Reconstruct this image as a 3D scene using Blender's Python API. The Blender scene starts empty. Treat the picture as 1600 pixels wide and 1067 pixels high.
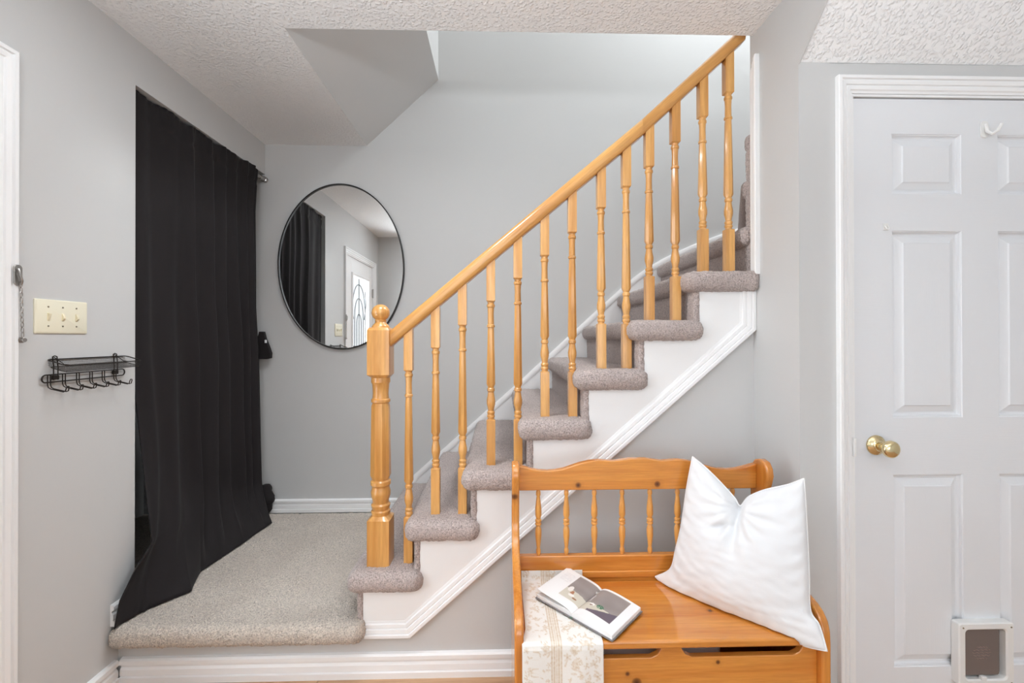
import bpy, math, random
from mathutils import Vector, Matrix, noise
random.seed(7)
C = bpy.context.scene.collection
sc = bpy.context.scene

# ------------------------------------------------------------------ camera
CAMZ = 1.263
cam = bpy.data.cameras.new('camera'); cam_o = bpy.data.objects.new('camera', cam); C.objects.link(cam_o)
cam.sensor_width = 36.0; cam.lens = 699.16 / 1600 * 36; cam.shift_y = -0.00552; cam.clip_start = 0.02
_s, _c = math.sin(.0254), math.cos(.0254); _sp, _cp = math.sin(.004), math.cos(.004); _sr, _cr = math.sin(.0014), math.cos(.0014)
X0 = Vector((_c, -_s, 0)); U0 = Vector((-_sp * _s, -_sp * _c, _cp)); FW = Vector((_cp * _s, _cp * _c, _sp))
RT = _cr * X0 - _sr * U0; UP = _sr * X0 + _cr * U0
cam_o.matrix_world = Matrix(((RT.x, UP.x, -FW.x, 0), (RT.y, UP.y, -FW.y, 0), (RT.z, UP.z, -FW.z, CAMZ), (0, 0, 0, 1)))
sc.camera = cam_o

# ------------------------------------------------------------------ world, lights, exposure
w = bpy.data.worlds.new('world'); sc.world = w; w.use_nodes = True
w.node_tree.nodes['Background'].inputs[0].default_value = (.93, .96, 1.0, 1)
w.node_tree.nodes['Background'].inputs[1].default_value = 1.3
def area(name, loc, rot, sx, sy, power, col=(1, 1, 1)):
    l = bpy.data.lights.new(name, 'AREA'); l.shape = 'RECTANGLE'; l.size = sx; l.size_y = sy; l.energy = power; l.color = col
    o = bpy.data.objects.new(name, l); C.objects.link(o); o.location = loc; o.rotation_euler = rot
    return o
area('window_daylight', (.6, -6.42, 1.33), (math.radians(90), 0, 0), 4.0, 2.0, 54, (.88, .95, 1))
area('side_window_daylight', (-1.48, -3.0, 1.35), (math.radians(90), 0, math.radians(-90)), 3.6, 1.9, 4, (.88, .95, 1))
area('front_door_daylight', (-1.66, .83, 1.12), (math.radians(90), 0, math.radians(-90)), .8, 1.7, 29, (.88, .95, 1))
def lamp(name, loc, power, rad=.11):
    l = bpy.data.lights.new(name, 'POINT'); l.energy = power; l.color = (.88, .94, 1); l.shadow_soft_size = rad
    o = bpy.data.objects.new(name, l); C.objects.link(o); o.location = loc
lamp('hall_fill_light', (-.1, -.3, 1.8), 3, .13)  # unseen fill added behind the camera; no globe fixture hangs here
lamp('living_fill_light', (.9, -2.8, 1.9), 2)  # added fill from the room behind, no lamp modelled
area('landing_fill_light', (-.36, 1.30, 2.40), (0, 0, 0), .34, .34, 12, (.91, .955, 1))  # unseen light added above to brighten the landing nook
area('upstairs_light', (.7, 2.2, 4.7), (0, 0, 0), 1.4, .8, 4, (.92, .965, 1))
area('stairwell_fill_light', (1.95, 2.2, 4.4), (0, math.radians(42), 0), .9, .9, 72, (.92, .965, 1))  # no window in this wall: light added to fill the landing corner
area('ceiling_fill_light', (-.4, -.4, 1.75), (math.radians(180), 0, 0), .4, .4, 56, (.88, .94, 1))  # added fill aimed upwards to brighten the ceiling; no lamp stands there
area('ceiling_fill_light', (1.3, -.6, 1.75), (math.radians(180), 0, 0), .4, .4, 10, (.88, .94, 1))  # second added ceiling fill, also without a fixture
sc.view_settings.view_transform = 'Standard'; sc.view_settings.look = 'None'
sc.view_settings.exposure = 0.06; sc.view_settings.gamma = 1.0; sc.view_settings.use_curve_mapping = False
sc.cycles.use_denoising = True; sc.cycles.max_bounces = 10; sc.cycles.diffuse_bounces = 6; sc.cycles.glossy_bounces = 5
sc.cycles.caustics_reflective = False; sc.cycles.caustics_refractive = False
sc.cycles.sample_clamp_indirect = 8

# ------------------------------------------------------------------ helpers
class MB:
    def __init__(s): s.v = []; s.f = []; s.loops = None
    def box(s, x0, x1, y0, y1, z0, z1):
        n = len(s.v)
        s.v += [(x0,y0,z0),(x1,y0,z0),(x1,y1,z0),(x0,y1,z0),(x0,y0,z1),(x1,y0,z1),(x1,y1,z1),(x0,y1,z1)]
        s.f += [(n,n+3,n+2,n+1),(n+4,n+5,n+6,n+7),(n,n+1,n+5,n+4),(n+1,n+2,n+6,n+5),(n+2,n+3,n+7,n+6),(n+3,n,n+4,n+7)]
        return s
    def prism(s, pts, a, b, plane='xz'):
        """polygon in plane extruded from a to b on the third axis"""
        n = len(s.v); k = len(pts)
        for t in (a, b):
            for p, q in pts:
                s.v.append({'xz': (p, t, q), 'xy': (p, q, t), 'yz': (t, p, q)}[plane])
        s.f.append(tuple(range(n, n + k))); s.f.append(tuple(range(n + 2*k - 1, n + k - 1, -1)))
        for i in range(k):
            j = (i + 1) % k
            s.f.append((n + i, n + k + i, n + k + j, n + j))
        return s
    def rings(s, rings, closed_u=True, caps=True):
        n = len(s.v); k = len(rings[0])
        for r in rings: s.v += [tuple(p) for p in r]
        for i in range(len(rings) - 1):
            for j in range(k if closed_u else k - 1):
                jj = (j + 1) % k
                s.f.append((n + i*k + j, n + i*k + jj, n + (i+1)*k + jj, n + (i+1)*k + j))
        if caps:
            s.f.append(tuple(range(n + k - 1, n - 1, -1)))
            m = n + (len(rings) - 1) * k
            s.f.append(tuple(range(m, m + k)))
        return s
    def tube(s, path, r, seg=8):
        P = [Vector(p) for p in path]; rings = []; ref = None
        for i, p in enumerate(P):
            t = ((P[min(i+1, len(P)-1)] - P[max(i-1, 0)])).normalized()
            if ref is None:
                ref = Vector((0, 0, 1)) if abs(t.z) < .9 else Vector((1, 0, 0))
            a = (ref - t * ref.dot(t)).normalized(); ref = a; b = t.cross(a)
            rr = r[i] if isinstance(r, (list, tuple)) else r
            rings.append([p + a * (rr * math.cos(2*math.pi*k/seg)) + b * (rr * math.sin(2*math.pi*k/seg)) for k in range(seg)])
        return s.rings(rings)
    def lathe(s, prof, seg=32, axis='z', c=(0, 0, 0)):
        """prof: (t, half size, shape) with shape 'c' round, 's' square, 'o' octagon"""
        rings = []
        for t, h, sh in prof:
            ring = []
            for k in range(seg):
                a = 2 * math.pi * k / seg
                if sh == 's':
                    r = h / max(abs(math.cos(a)), abs(math.sin(a))); r = min(r, h * 1.36)
                elif sh == 'o':
                    m = (a + math.pi/8) % (math.pi/4) - math.pi/8; r = h / math.cos(m)
                else: r = h
                x, y = r * math.cos(a), r * math.sin(a)
                if axis == 'z': ring.append((c[0] + x, c[1] + y, c[2] + t))
                elif axis == 'y': ring.append((c[0] + x, c[1] + t, c[2] - y))
                else: ring.append((c[0] + t, c[1] + x, c[2] + y))
            rings.append(ring)
        return s.rings(rings)
    def sweep(s, prof, path, fn, closed=False):
        """prof: (w, d) points; path: 2D points; w goes to the left of travel, mitred; fn(a, b, d) -> xyz"""
        k = len(path); rings = []
        for i, p in enumerate(path):
            p = Vector(p)
            d0 = (p - Vector(path[i-1])).normalized() if i > 0 or closed else None
            d1 = (Vector(path[(i+1) % k]) - p).normalized() if i < k-1 or closed else None
            if d0 is None: d0 = d1
            if d1 is None: d1 = d0
            n0 = Vector((-d0.y, d0.x)); n1 = Vector((-d1.y, d1.x)); m = (n0 + n1).normalized()
            m = m / max(.3, m.dot(n0))
            rings.append([fn(p.x + m.x * w_, p.y + m.y * w_, d_) for w_, d_ in prof])
        if closed: rings.append(rings[0])
        return s.rings(rings, caps=not closed)

ROOT_LOC = {}
def wl(o):
    return ROOT_LOC.get(o.name, Vector((0, 0, 0)))
def obj(name, mb, mat, parent=None, loc=(0, 0, 0), smooth=False, bevel=0, seg=2, angle=40, kind=None, world=True):
    me = bpy.data.meshes.new(name)
    loc = Vector(loc)
    vs = [(v[0]-loc.x, v[1]-loc.y, v[2]-loc.z) for v in mb.v] if world else mb.v
    me.from_pydata(vs, [], mb.f); me.validate(); me.update()
    import bmesh
    bm = bmesh.new(); bm.from_mesh(me); bmesh.ops.recalc_face_normals(bm, faces=bm.faces); bm.to_mesh(me); bm.free()
    if smooth:
        me.polygons.foreach_set('use_smooth', [True] * len(me.polygons))
        if angle < 180: me.set_sharp_from_angle(angle=math.radians(angle))
    me.materials.append(mat)
    o = bpy.data.objects.new(name, me); C.objects.link(o); o.location = loc
    if bevel:
        b = o.modifiers.new('bevel', 'BEVEL'); b.width = bevel; b.segments = seg; b.limit_method = 'ANGLE'; b.angle_limit = math.radians(35)
        if not smooth:
            me.polygons.foreach_set('use_smooth', [True] * len(me.polygons)); me.set_sharp_from_angle(angle=math.radians(35))
            b.harden_normals = False
    if parent is not None:
        o.parent = parent; o.matrix_parent_inverse = Matrix.Translation(-wl(parent))
    if kind: o['kind'] = kind
    ROOT_LOC[o.name] = loc.copy()
    return o
def thing(name, label, cat, loc=(0, 0, 0), group=None):
    o = bpy.data.objects.new(name, None); C.objects.link(o); o.location = loc; o.empty_display_size = .1
    o['label'] = label; o['category'] = cat
    if group: o['group'] = group
    ROOT_LOC[o.name] = Vector(loc)
    return o
def tag(o, label, cat, group=None):
    o['label'] = label; o['category'] = cat
    if group: o['group'] = group
    return o
def S(o, label=None, cat=None):
    o['kind'] = 'structure'
    if label: o['label'] = label
    if cat: o['category'] = cat
    return o
def lin(c):
    return tuple((x/255/12.92 if x/255 <= .04045 else ((x/255+.055)/1.055)**2.4) for x in c)
def rgba(c): return (*lin(c), 1)

# ------------------------------------------------------------------ materials
def newmat(name, col, rough=.6, metal=0, spec=.5):
    m = bpy.data.materials.new(name); m.use_nodes = True; b = m.node_tree.nodes['Principled BSDF']
    b.inputs['Base Color'].default_value = rgba(col); b.inputs['Roughness'].default_value = rough
    b.inputs['Metallic'].default_value = metal; b.inputs['Specular IOR Level'].default_value = spec
    return m, m.node_tree, b
def nd(nt, t, **kw):
    n = nt.nodes.new(t)
    for k, v in kw.items():
        if k in n.inputs: n.inputs[k].default_value = v
        else: setattr(n, k, v)
    return n
def coords(nt, scale=(1, 1, 1), kind='Object'):
    tc = nd(nt, 'ShaderNodeTexCoord'); mp = nd(nt, 'ShaderNodeMapping'); mp.inputs['Scale'].default_value = scale
    nt.links.new(tc.outputs[kind], mp.inputs[0]); return mp.outputs[0]
def bump(nt, b, h, strength=.3, dist=.002, prev=None):
    bp = nd(nt, 'ShaderNodeBump'); bp.inputs['Strength'].default_value = strength; bp.inputs['Distance'].default_value = dist
    nt.links.new(h, bp.inputs['Height'])
    if prev: nt.links.new(prev, bp.inputs['Normal'])
    nt.links.new(bp.outputs[0], b.inputs['Normal']); return bp.outputs[0]
def mix(nt, f, a, b):
    m = nd(nt, 'ShaderNodeMix', data_type='RGBA')
    for s_, v in ((0, f), (6, a), (7, b)):
        if isinstance(v, (tuple, float, int)): m.inputs[s_].default_value = v
        else: nt.links.new(v, m.inputs[s_])
    return m.outputs[2]
def ramp(nt, f, stops):
    r = nd(nt, 'ShaderNodeValToRGB'); e = r.color_ramp.elements
    while len(e) < len(stops): e.new(.5)
    for i, (p, c) in enumerate(stops): e[i].position = p; e[i].color = c
    nt.links.new(f, r.inputs[0]); return r.outputs[0]

def paint(name, col, rough=.55, bs=.08):
    m, nt, b = newmat(name, col, rough, spec=.35)
    v = coords(nt); n = nd(nt, 'ShaderNodeTexNoise', Scale=140.0, Detail=3.0); nt.links.new(v, n.inputs['Vector'])
    n2 = nd(nt, 'ShaderNodeTexNoise', Scale=2.2, Detail=2.0); nt.links.new(v, n2.inputs['Vector'])
    k = [x*.975 for x in lin(col)]
    nt.links.new(mix(nt, n2.outputs[0], rgba(col), (*k, 1)), b.inputs['Base Color'])
    bump(nt, b, n.outputs[0], bs, .0015); return m
M = {}
M['wall'] = paint('wall_paint', (201, 201, 200))
M['trim'] = paint('white_trim_paint', (241, 241, 241), .32, .03)
M['white_panel'] = paint('white_skirt_paint', (238, 238, 238), .4, .05)
def stucco():
    m, nt, b = newmat('textured_ceiling', (243, 243, 243), .8, spec=.2)
    v = coords(nt)
    n = nd(nt, 'ShaderNodeTexNoise', Scale=105.0, Detail=4.0, Roughness=.62); nt.links.new(v, n.inputs['Vector'])
    vo = nd(nt, 'ShaderNodeTexVoronoi', Scale=92.0); vo.feature = 'SMOOTH_F1'; nt.links.new(v, vo.inputs['Vector'])
    a = nd(nt, 'ShaderNodeMath', operation='SUBTRACT'); nt.links.new(n.outputs[0], a.inputs[0]); nt.links.new(vo.outputs['Distance'], a.inputs[1])
    r = ramp(nt, a.outputs[0], [(.0, (0, 0, 0, 1)), (.42, (1, 1, 1, 1))])
    bump(nt, b, r, .75, .004); return m
M['ceiling'] = stucco()
def wood(name, light, dark, axis, rough=.3, scale=1.0, coat=.0, knots=(), rotx=None, streak=.55):
    m, nt, b = newmat(name, light, rough)
    tc = nd(nt, 'ShaderNodeTexCoord'); oi = nd(nt, 'ShaderNodeObjectInfo')
    add = nd(nt, 'ShaderNodeVectorMath', operation='ADD')
    cm = nd(nt, 'ShaderNodeCombineXYZ'); mm = nd(nt, 'ShaderNodeMath', operation='MULTIPLY'); mm.inputs[1].default_value = 3.7
    nt.links.new(oi.outputs['Random'], mm.inputs[0])
    for i in range(3): nt.links.new(mm.outputs[0], cm.inputs[i])
    mp0 = nd(nt, 'ShaderNodeMapping')
    if rotx: mp0.inputs['Rotation'].default_value = rotx
    nt.links.new(tc.outputs['Object'], mp0.inputs[0])
    nt.links.new(mp0.outputs[0], add.inputs[0]); nt.links.new(cm.outputs[0], add.inputs[1])
    sc_ = {'x': (.55, 9, 9), 'y': (9, .55, 9), 'z': (9, 9, .55)}[axis]
    mp = nd(nt, 'ShaderNodeMapping'); mp.inputs['Scale'].default_value = [q*scale for q in sc_]
    nt.links.new(add.outputs[0], mp.inputs[0])
    n = nd(nt, 'ShaderNodeTexNoise', Scale=2.0, Detail=4.0, Roughness=.55, Distortion=.6); nt.links.new(mp.outputs[0], n.inputs['Vector'])
    n2 = nd(nt, 'ShaderNodeTexNoise', Scale=14.0, Detail=3.0, Roughness=.7); nt.links.new(mp.outputs[0], n2.inputs['Vector'])
    c1 = ramp(nt, n.outputs[0], [(.32, rgba(dark)), (.62, rgba(light))])
    f2 = ramp(nt, n2.outputs[0], [(.35, (streak,)*3 + (1,)), (.6, (0, 0, 0, 1))])
    dk = tuple(x*.62 for x in lin(dark)) + (1,)
    sm = nd(nt, 'ShaderNodeMath', operation='MULTIPLY'); sm.inputs[1].default_value = .55; nt.links.new(f2, sm.inputs[0])
    col = mix(nt, sm.outputs[0], c1, dk)
    for (kx, ky, kz, kr) in knots:
        vm = nd(nt, 'ShaderNodeVectorMath', operation='SUBTRACT'); vm.inputs[1].default_value = (kx, ky, kz); nt.links.new(tc.outputs['Object'], vm.inputs[0])
        l_ = nd(nt, 'ShaderNodeVectorMath', operation='LENGTH'); nt.links.new(vm.outputs[0], l_.inputs[0])
        f = ramp(nt, l_.outputs['Value'], [(0, (1, 1, 1, 1)), (kr*.75, (.75, .75, .75, 1)), (kr*1.1, (.12, .12, .12, 1)), (kr*2.6, (0, 0, 0, 1))])
        col = mix(nt, f, col, rgba((70, 28, 12)))
    nt.links.new(col, b.inputs['Base Color'])
    if coat: b.inputs['Coat Weight'].default_value = coat; b.inputs['Coat Roughness'].default_value = .12
    bump(nt, b, n2.outputs[0], .12, .0006)
    return m
OL, OD = (222, 168, 98), (192, 132, 64)
M['oak_z'] = wood('varnished_oak', OL, OD, 'z', .28, coat=.5)
M['oak_x'] = wood('varnished_oak_rail', OL, OD, 'x', .28, coat=.5, rotx=(0, math.radians(41), 0))
PL, PD = (213, 142, 62), (191, 112, 38)
M['pine_x'] = wood('honey_pine', PL, PD, 'x', .25, coat=.6)
M['pine_top'] = wood('honey_pine_top_rail', PL, PD, 'x', .25, coat=.6, knots=[(.261, 1.505, .765, .009), (.53, 1.505, .766, .010)])
M['pine_seat'] = wood('honey_pine_seat', PL, PD, 'x', .16, coat=.8, knots=[(.624, 1.325, .448, .008), (.70, 1.45, .448, .005)])
M['pine_front'] = wood('honey_pine_front', PL, PD, 'x', .25, coat=.6, knots=[(.595, 1.215, .372, .007), (.345, 1.215, .345, .006), (.37, 1.215, .32, .014)])
M['pine_side'] = wood('honey_pine_side', PL, PD, 'z', .22, coat=.7, knots=[(.045, 1.47, .74, .012), (.05, 1.49, .742, .014)])
M['pine_z'] = wood('honey_pine_spindle', (226, 164, 84), (206, 136, 58), 'z', .3, coat=.4)
M['floor'] = wood('light_hardwood', (198, 160, 124), (172, 130, 94), 'x', .35, coat=.3)
M['subfloor'] = newmat('subfloor', (110, 75, 48), .8)[0]
def carpet(name, col, col2, sc_=190.0):
    m, nt, b = newmat(name, col, .95, spec=.1)
    v = coords(nt)
    n = nd(nt, 'ShaderNodeTexNoise', Scale=sc_, Detail=3.0, Roughness=.7); nt.links.new(v, n.inputs['Vector'])
    n2 = nd(nt, 'ShaderNodeTexNoise', Scale=5.0, Detail=3.0); nt.links.new(v, n2.inputs['Vector'])
    vo = nd(nt, 'ShaderNodeTexVoronoi', Scale=170.0); nt.links.new(v, vo.inputs['Vector'])
    c1 = ramp(nt, n.outputs[0], [(.33, rgba([x*.68 for x in col])), (.5, rgba(col)), (.68, rgba([min(255, x*1.17) for x in col]))])
    c2 = ramp(nt, n2.outputs[0], [(.35, (0, 0, 0, 1)), (.7, (1, 1, 1, 1))])
    f = nd(nt, 'ShaderNodeMath', operation='MULTIPLY'); f.inputs[1].default_value = .45; nt.links.new(c2, f.inputs[0])
    nt.links.new(mix(nt, f.outputs[0], c1, rgba(col2)), b.inputs['Base Color'])
    b.inputs['Sheen Weight'].default_value = .25; b.inputs['Sheen Roughness'].default_value = .6
    p = bump(nt, b, n.outputs[0], .9, .004)
    bump(nt, b, vo.outputs['Distance'], .6, .004, p)
    return m
M['carpet'] = carpet('beige_pile_carpet', (200, 189, 177), (180, 167, 155))
M['carpet_stair'] = carpet('taupe_pile_carpet', (182, 168, 163), (164, 150, 145))
def cloth_black():
    m, nt, b = newmat('black_curtain_fabric', (30, 26, 27), .82, spec=.25)
    v = coords(nt, (1, 1, 1)); n = nd(nt, 'ShaderNodeTexNoise', Scale=500.0, Detail=2.0); nt.links.new(v, n.inputs['Vector'])
    b.inputs['Sheen Weight'].default_value = .03; b.inputs['Sheen Roughness'].default_value = .5
    bump(nt, b, n.outputs[0], .25, .0006); return m
M['black_cloth'] = cloth_black()
M['black_metal'] = newmat('black_metal', (26, 24, 23), .4, .3)[0]
M['wire'] = newmat('dark_wire', (48, 42, 38), .4, .5)[0]
M['nickel'] = newmat('brushed_nickel', (176, 172, 168), .3, 1)[0]
M['brass'] = newmat('polished_brass', (230, 212, 168), .14, 1)[0]
M['mirror'] = newmat('mirror_glass', (238, 240, 240), .0, 1)[0]
M['cream'] = newmat('cream_plastic', (232, 226, 203), .4)[0]
M['cream_dark'] = newmat('cream_toggle', (232, 222, 192), .35)[0]
M['screw'] = newmat('screw_metal', (150, 140, 120), .4, .8)[0]
M['white_plastic'] = newmat('white_plastic', (232, 232, 230), .35)[0]
M['smoke_flap'] = newmat('smoked_flap_plastic', (112, 102, 98), .18)[0]
M['smoke_light'] = newmat('smoked_flap_mark', (138, 112, 108), .4)[0]
M['white_fabric'] = None
def fabric(name, col, sc_=420.0, st=.25):
    m, nt, b = newmat(name, col, .85, spec=.15)
    v = coords(nt); n = nd(nt, 'ShaderNodeTexNoise', Scale=sc_, Detail=2.0); nt.links.new(v, n.inputs['Vector'])
    n2 = nd(nt, 'ShaderNodeTexNoise', Scale=16.0, Detail=4.0, Distortion=1.2); nt.links.new(v, n2.inputs['Vector'])
    p = bump(nt, b, n.outputs[0], st, .0006); bump(nt, b, n2.outputs[0], .12, .006, p); return m
M['white_fabric'] = fabric('white_cotton', (224, 225, 227))
M['piping'] = fabric('white_piping', (236, 236, 236))
def vcol(name, rough=.7, weave=0):
    m, nt, b = newmat(name, (240, 240, 240), rough, spec=.25)
    a = nd(nt, 'ShaderNodeVertexColor'); a.layer_name = 'print'; nt.links.new(a.outputs[0], b.inputs['Base Color'])
    if weave:
        v = coords(nt); n = nd(nt, 'ShaderNodeTexNoise', Scale=600.0, Detail=2.0); nt.links.new(v, n.inputs['Vector'])
        bump(nt, b, n.outputs[0], .35, .0008)
    return m
M['print_cloth'] = vcol('printed_linen', .9, 1)
M['print_page'] = vcol('printed_page', .45)
M['page'] = newmat('paper', (240, 240, 240), .6)[0]
M['cover'] = newmat('grey_book_cover', (120, 116, 116), .5)[0]
M['lead'] = newmat('leaded_came', (96, 96, 98), .4, .6)[0]
def glassy():
    m = bpy.data.materials.new('clear_glass'); m.use_nodes = True; nt = m.node_tree; nt.nodes.remove(nt.nodes['Principled BSDF'])
    t = nd(nt, 'ShaderNodeBsdfTransparent'); g = nd(nt, 'ShaderNodeBsdfGlossy'); g.inputs['Roughness'].default_value = .05
    x = nd(nt, 'ShaderNodeMixShader'); x.inputs[0].default_value = .06
    nt.links.new(t.outputs[0], x.inputs[1]); nt.links.new(g.outputs[0], x.inputs[2])
    nt.links.new(x.outputs[0], nt.nodes['Material Output'].inputs[0]); return m
M['glass'] = glassy()
M['gap_shade'] = newmat('gap_shade', (60, 58, 56), .9)[0]  # shade of the door's edge gaps, put into a colour

# ------------------------------------------------------------------ dimensions
YS, YB, YD, XL, XF, ZC = 1.69, 2.715, 1.427, -1.41, .969, 2.421
X1, RUN, Z1, RISE, T, OV, ZP = -.536, .2116, .399, .186, .078, .043, .222

# ------------------------------------------------------------------ the room
mb = MB()
mb.box(XL-.07, XL, .22, .42, 0, ZC); mb.box(XL-.07, XL, .42, 1.24, 2.05, ZC); mb.box(XL-.07, XL, 1.24, 1.56, 0, ZC); mb.box(-1.53, XL, 1.56, 1.763, 0, ZC)
mb.box(-1.53, XL, 1.763, YB, 2.242, ZC)
S(obj('wall_left', mb, M['wall']))
S(obj('wall_closet', MB().box(-2.2, -2.12, 1.5, YB, 0, ZC).box(-2.12, -1.53, 1.5, 1.56, 0, ZC), M['wall']))
S(obj('wall_back', MB().box(-2.2, 2.2, YB, YB+.1, 0, 4.86), M['wall']))
S(obj('wall_front', MB().box(XL-.07, -.9, .08, .22, 0, ZC), M['wall']))
S(obj('wall_under_stairs', MB().prism([(XL, 0), (XF, 0), (XF, 1.33), (.93, 1.33), (-.345, .185), (-.52, .185), (XL, .145)], YS, YS+.03), M['wall']))
S(obj('wall_stair_end', MB().box(XF, XF+.1, YD, 1.708, 0, 2.9).prism([(YD, ZC+.03), (1.10, ZC+.03), (1.118, ZC), (YD, 2.150)], XF, XF+.004, 'yz'), M['wall']))
# wall with the closet door
mb = MB(); mb.box(XF+.1, 1.142, YD, YD+.08, 0, 2.155); mb.box(1.142, 2.012, YD, YD+.08, 2.052, 2.155); mb.box(2.012, 3.0, YD, YD+.08, 0, 2.155)
S(obj('wall_door_side', mb, M['wall']))
mb = MB(); mb.box(3.0, 3.1, -6.6, 2.9, 0, ZC)
S(obj('wall_right', mb, M['wall']))
mb = MB(); mb.box(-1.63, 3.0, -6.6, -6.5, 0, .3); mb.box(-1.63, 3.0, -6.6, -6.5, 2.35, ZC); mb.box(-1.63, -1.3, -6.6, -6.5, .3, 2.35); mb.box(2.5, 3.0, -6.6, -6.5, .3, 2.35)
S(obj('wall_rear', mb, M['wall']))
mb = MB(); mb.box(-1.63, -1.53, -6.6, -4.7, 0, ZC); mb.box(XL-.07, XL-.03, -1.3, .22, 0, ZC); mb.box(-1.63, XL-.03, -1.35, -1.3, 0, ZC); mb.box(-1.63, -1.53, -4.7, -1.3, 0, .4); mb.box(-1.63, -1.53, -4.7, -1.3, 2.3, ZC)
S(obj('wall_living_left', mb, M['wall']))
# stairwell above the ceiling
for nm, bb in (('wall_stairwell_left', (-.455, -.375, YS, YB, 2.825, 4.86)), ('wall_stairwell_front', (-.455, 2.2, YS-.08, YS, ZC+.06, 4.86)), ('wall_stairwell_right', (2.12, 2.2, YD+.08, YB, 0, 4.86)),
               ('ceiling_upstairs', (-.5, 2.2, YS-.08, YB+.1, 4.86, 4.94)), ('wall_under_flight', (XF+.1, 2.1, YD+.08, YD+.12, 0, 2.5))):
    S(obj(nm, MB().box(*bb), M['wall']))
S(obj('wall_stairwell_slope', MB().prism([(-.805, ZC), (-.375, 2.825), (-.455, 2.86), (-.86, ZC+.05), (-.86, ZC+.002)], YS-.02, YB), M['wall']))
# ceilings
mb = MB()
mb.box(XL-.12, -.805, .08, YB, ZC, ZC+.06); mb.box(-.805, XF, .08, YS, ZC, ZC+.06); mb.box(XF, 3.0, .08, 1.125, ZC, ZC+.06)
mb.box(-1.63, 3.0, -6.6, .08, ZC, ZC+.06); mb.box(-2.2, XL-.12, 1.5, YB, ZC, ZC+.06)
S(obj('ceiling', mb, M['ceiling']))
S(obj('ceiling_slope', MB().prism([(YD+.0, 2.157), (1.125, ZC+.003), (1.125, ZC+.06), (YD+.05, 2.2)], XF+.004, 3.0, 'yz'), M['ceiling']))
lc = S(obj('floor_living', MB().box(-1.53, 3.0, -6.5, -1.0, -.012, .004), newmat('pale_bounce_floor', (206, 206, 206), .95)[0]))  # unseen floor, made pale to bounce added light onto the ceiling
# floor with planks
fl = S(obj('floor', MB().box(-1.63, 3.0, -6.6, -1.3, -.06, -.012).box(XL-.07, 3.0, -1.3, 1.5, -.06, -.012), M['subfloor']))
S(obj('floor_under', MB().box(-2.2, 3.0, 1.5, 2.8, -.06, -.012), M['subfloor']))
pm = {}
rnd = random.Random(3)
y = YS - .002; row = 0
while y > -.95:
    x = -1.41 - rnd.random()*.9
    while x < 3.0:
        L = rnd.choice([.7, .95, 1.2, 1.45]); x0, x1 = max(x, -1.405), min(x + L, 2.99); x += L
        if x1 - x0 < .06: continue
        key = (round(x1-x0, 3))
        if key not in pm:
            me = MB().box(0, x1-x0-.0012, -.081, 0, -.012, 0)
            o = obj('plank', me, M['floor'], fl, bevel=.0015, seg=1, world=False); pm[key] = o
        else:
            o = pm[key].copy(); C.objects.link(o)
        o.location = (x0, y, 0); o.matrix_parent_inverse = Matrix.Identity(4)
    y -= .0825; row += 1

# mouldings: (width from the outer edge, depth)
PROF = [(0, 0), (0, .016), (.003, .018), (.012, .018), (.014, .011), (.017, .011), (.019, .0145), (.030, .0125), (.032, .007), (.035, .007), (.037, .010), (.047, .009), (.050, .004), (.058, .003), (.058, 0)]
BASE = [(0, 0), (0, .018), (.022, .018), (.024, .011), (.026, .011), (.028, .014), (.048, .013), (.056, .007), (.062, .006), (.066, .012), (.068, .016), (.082, .016), (.088, .010), (.09, 0)]
S(obj('baseboard_front', MB().sweep(BASE, [(XL+.016, 0), (XF, 0)], lambda a, b, d: (a, YS-d, b)), M['trim']))
S(obj('baseboard_left', MB().sweep(BASE, [(1.332, 0), (YS-.016, 0)], lambda a, b, d: (XL+d, a, b)), M['trim']))
SB = [(w_*.86, d_*.8) for w_, d_ in BASE]
S(obj('baseboard_back', MB().sweep(SB, [(XL-.1, ZP), (X1-.01, ZP)], lambda a, b, d: (a, YB-d, b)), M['trim']))
S(obj('baseboard_landing', MB().sweep(SB, [(1.655, ZP), (1.763, ZP)], lambda a, b, d: (XL+d, a, b)), M['trim']))
S(obj('baseboard_door_side', MB().sweep(BASE, [(XF, 0), (1.09, 0)], lambda a, b, d: (a, YD-d, b)), M['trim']))
S(obj('baseboard_stair_end', MB().sweep(BASE, [(YD, 0), (YS, 0)], lambda a, b, d: (XF-d, a, b)), M['trim']))
# skirt board on the back wall
top = [(-.585, .30), (-.519, .44), (.131, 1.012), (.577, 1.42), (.75, 1.575), (.813, 1.628), (.89, 1.682), (.971, 1.73), (1.08, 1.785), (1.21, 1.841), (1.509, 1.948), (2.1, 2.15)]
t1 = S(obj('trim_1', MB().prism(top + [(2.1, 1.6), (1.3, 1.3), (.3, .6), (-.4, .10), (-.585, .10)], YB-.014, YB), M['trim']))
obj('top_bead', MB().sweep([(-.030, .012), (-.030, .019), (-.024, .022), (-.006, .022), (.003, .018), (.003, .012)], top, lambda a, b, d: (a, YB-d, b)), M['trim'], t1, smooth=True, angle=30)
# vertical moulding on the stair-end wall, its top cut on the slant
mb = MB()
def vm(a, b, d): return (XF-d, a, b + (1.706-a)*0)
pr = PROF
rings = []
for e in (0, 1):
    rings.append([(XF-d_, 1.647+w_, 1.50 if e == 0 else 2.325 - .85*w_) for w_, d_ in pr])
mb.rings(rings)
S(obj('trim_2', mb, M['trim']))

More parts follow.
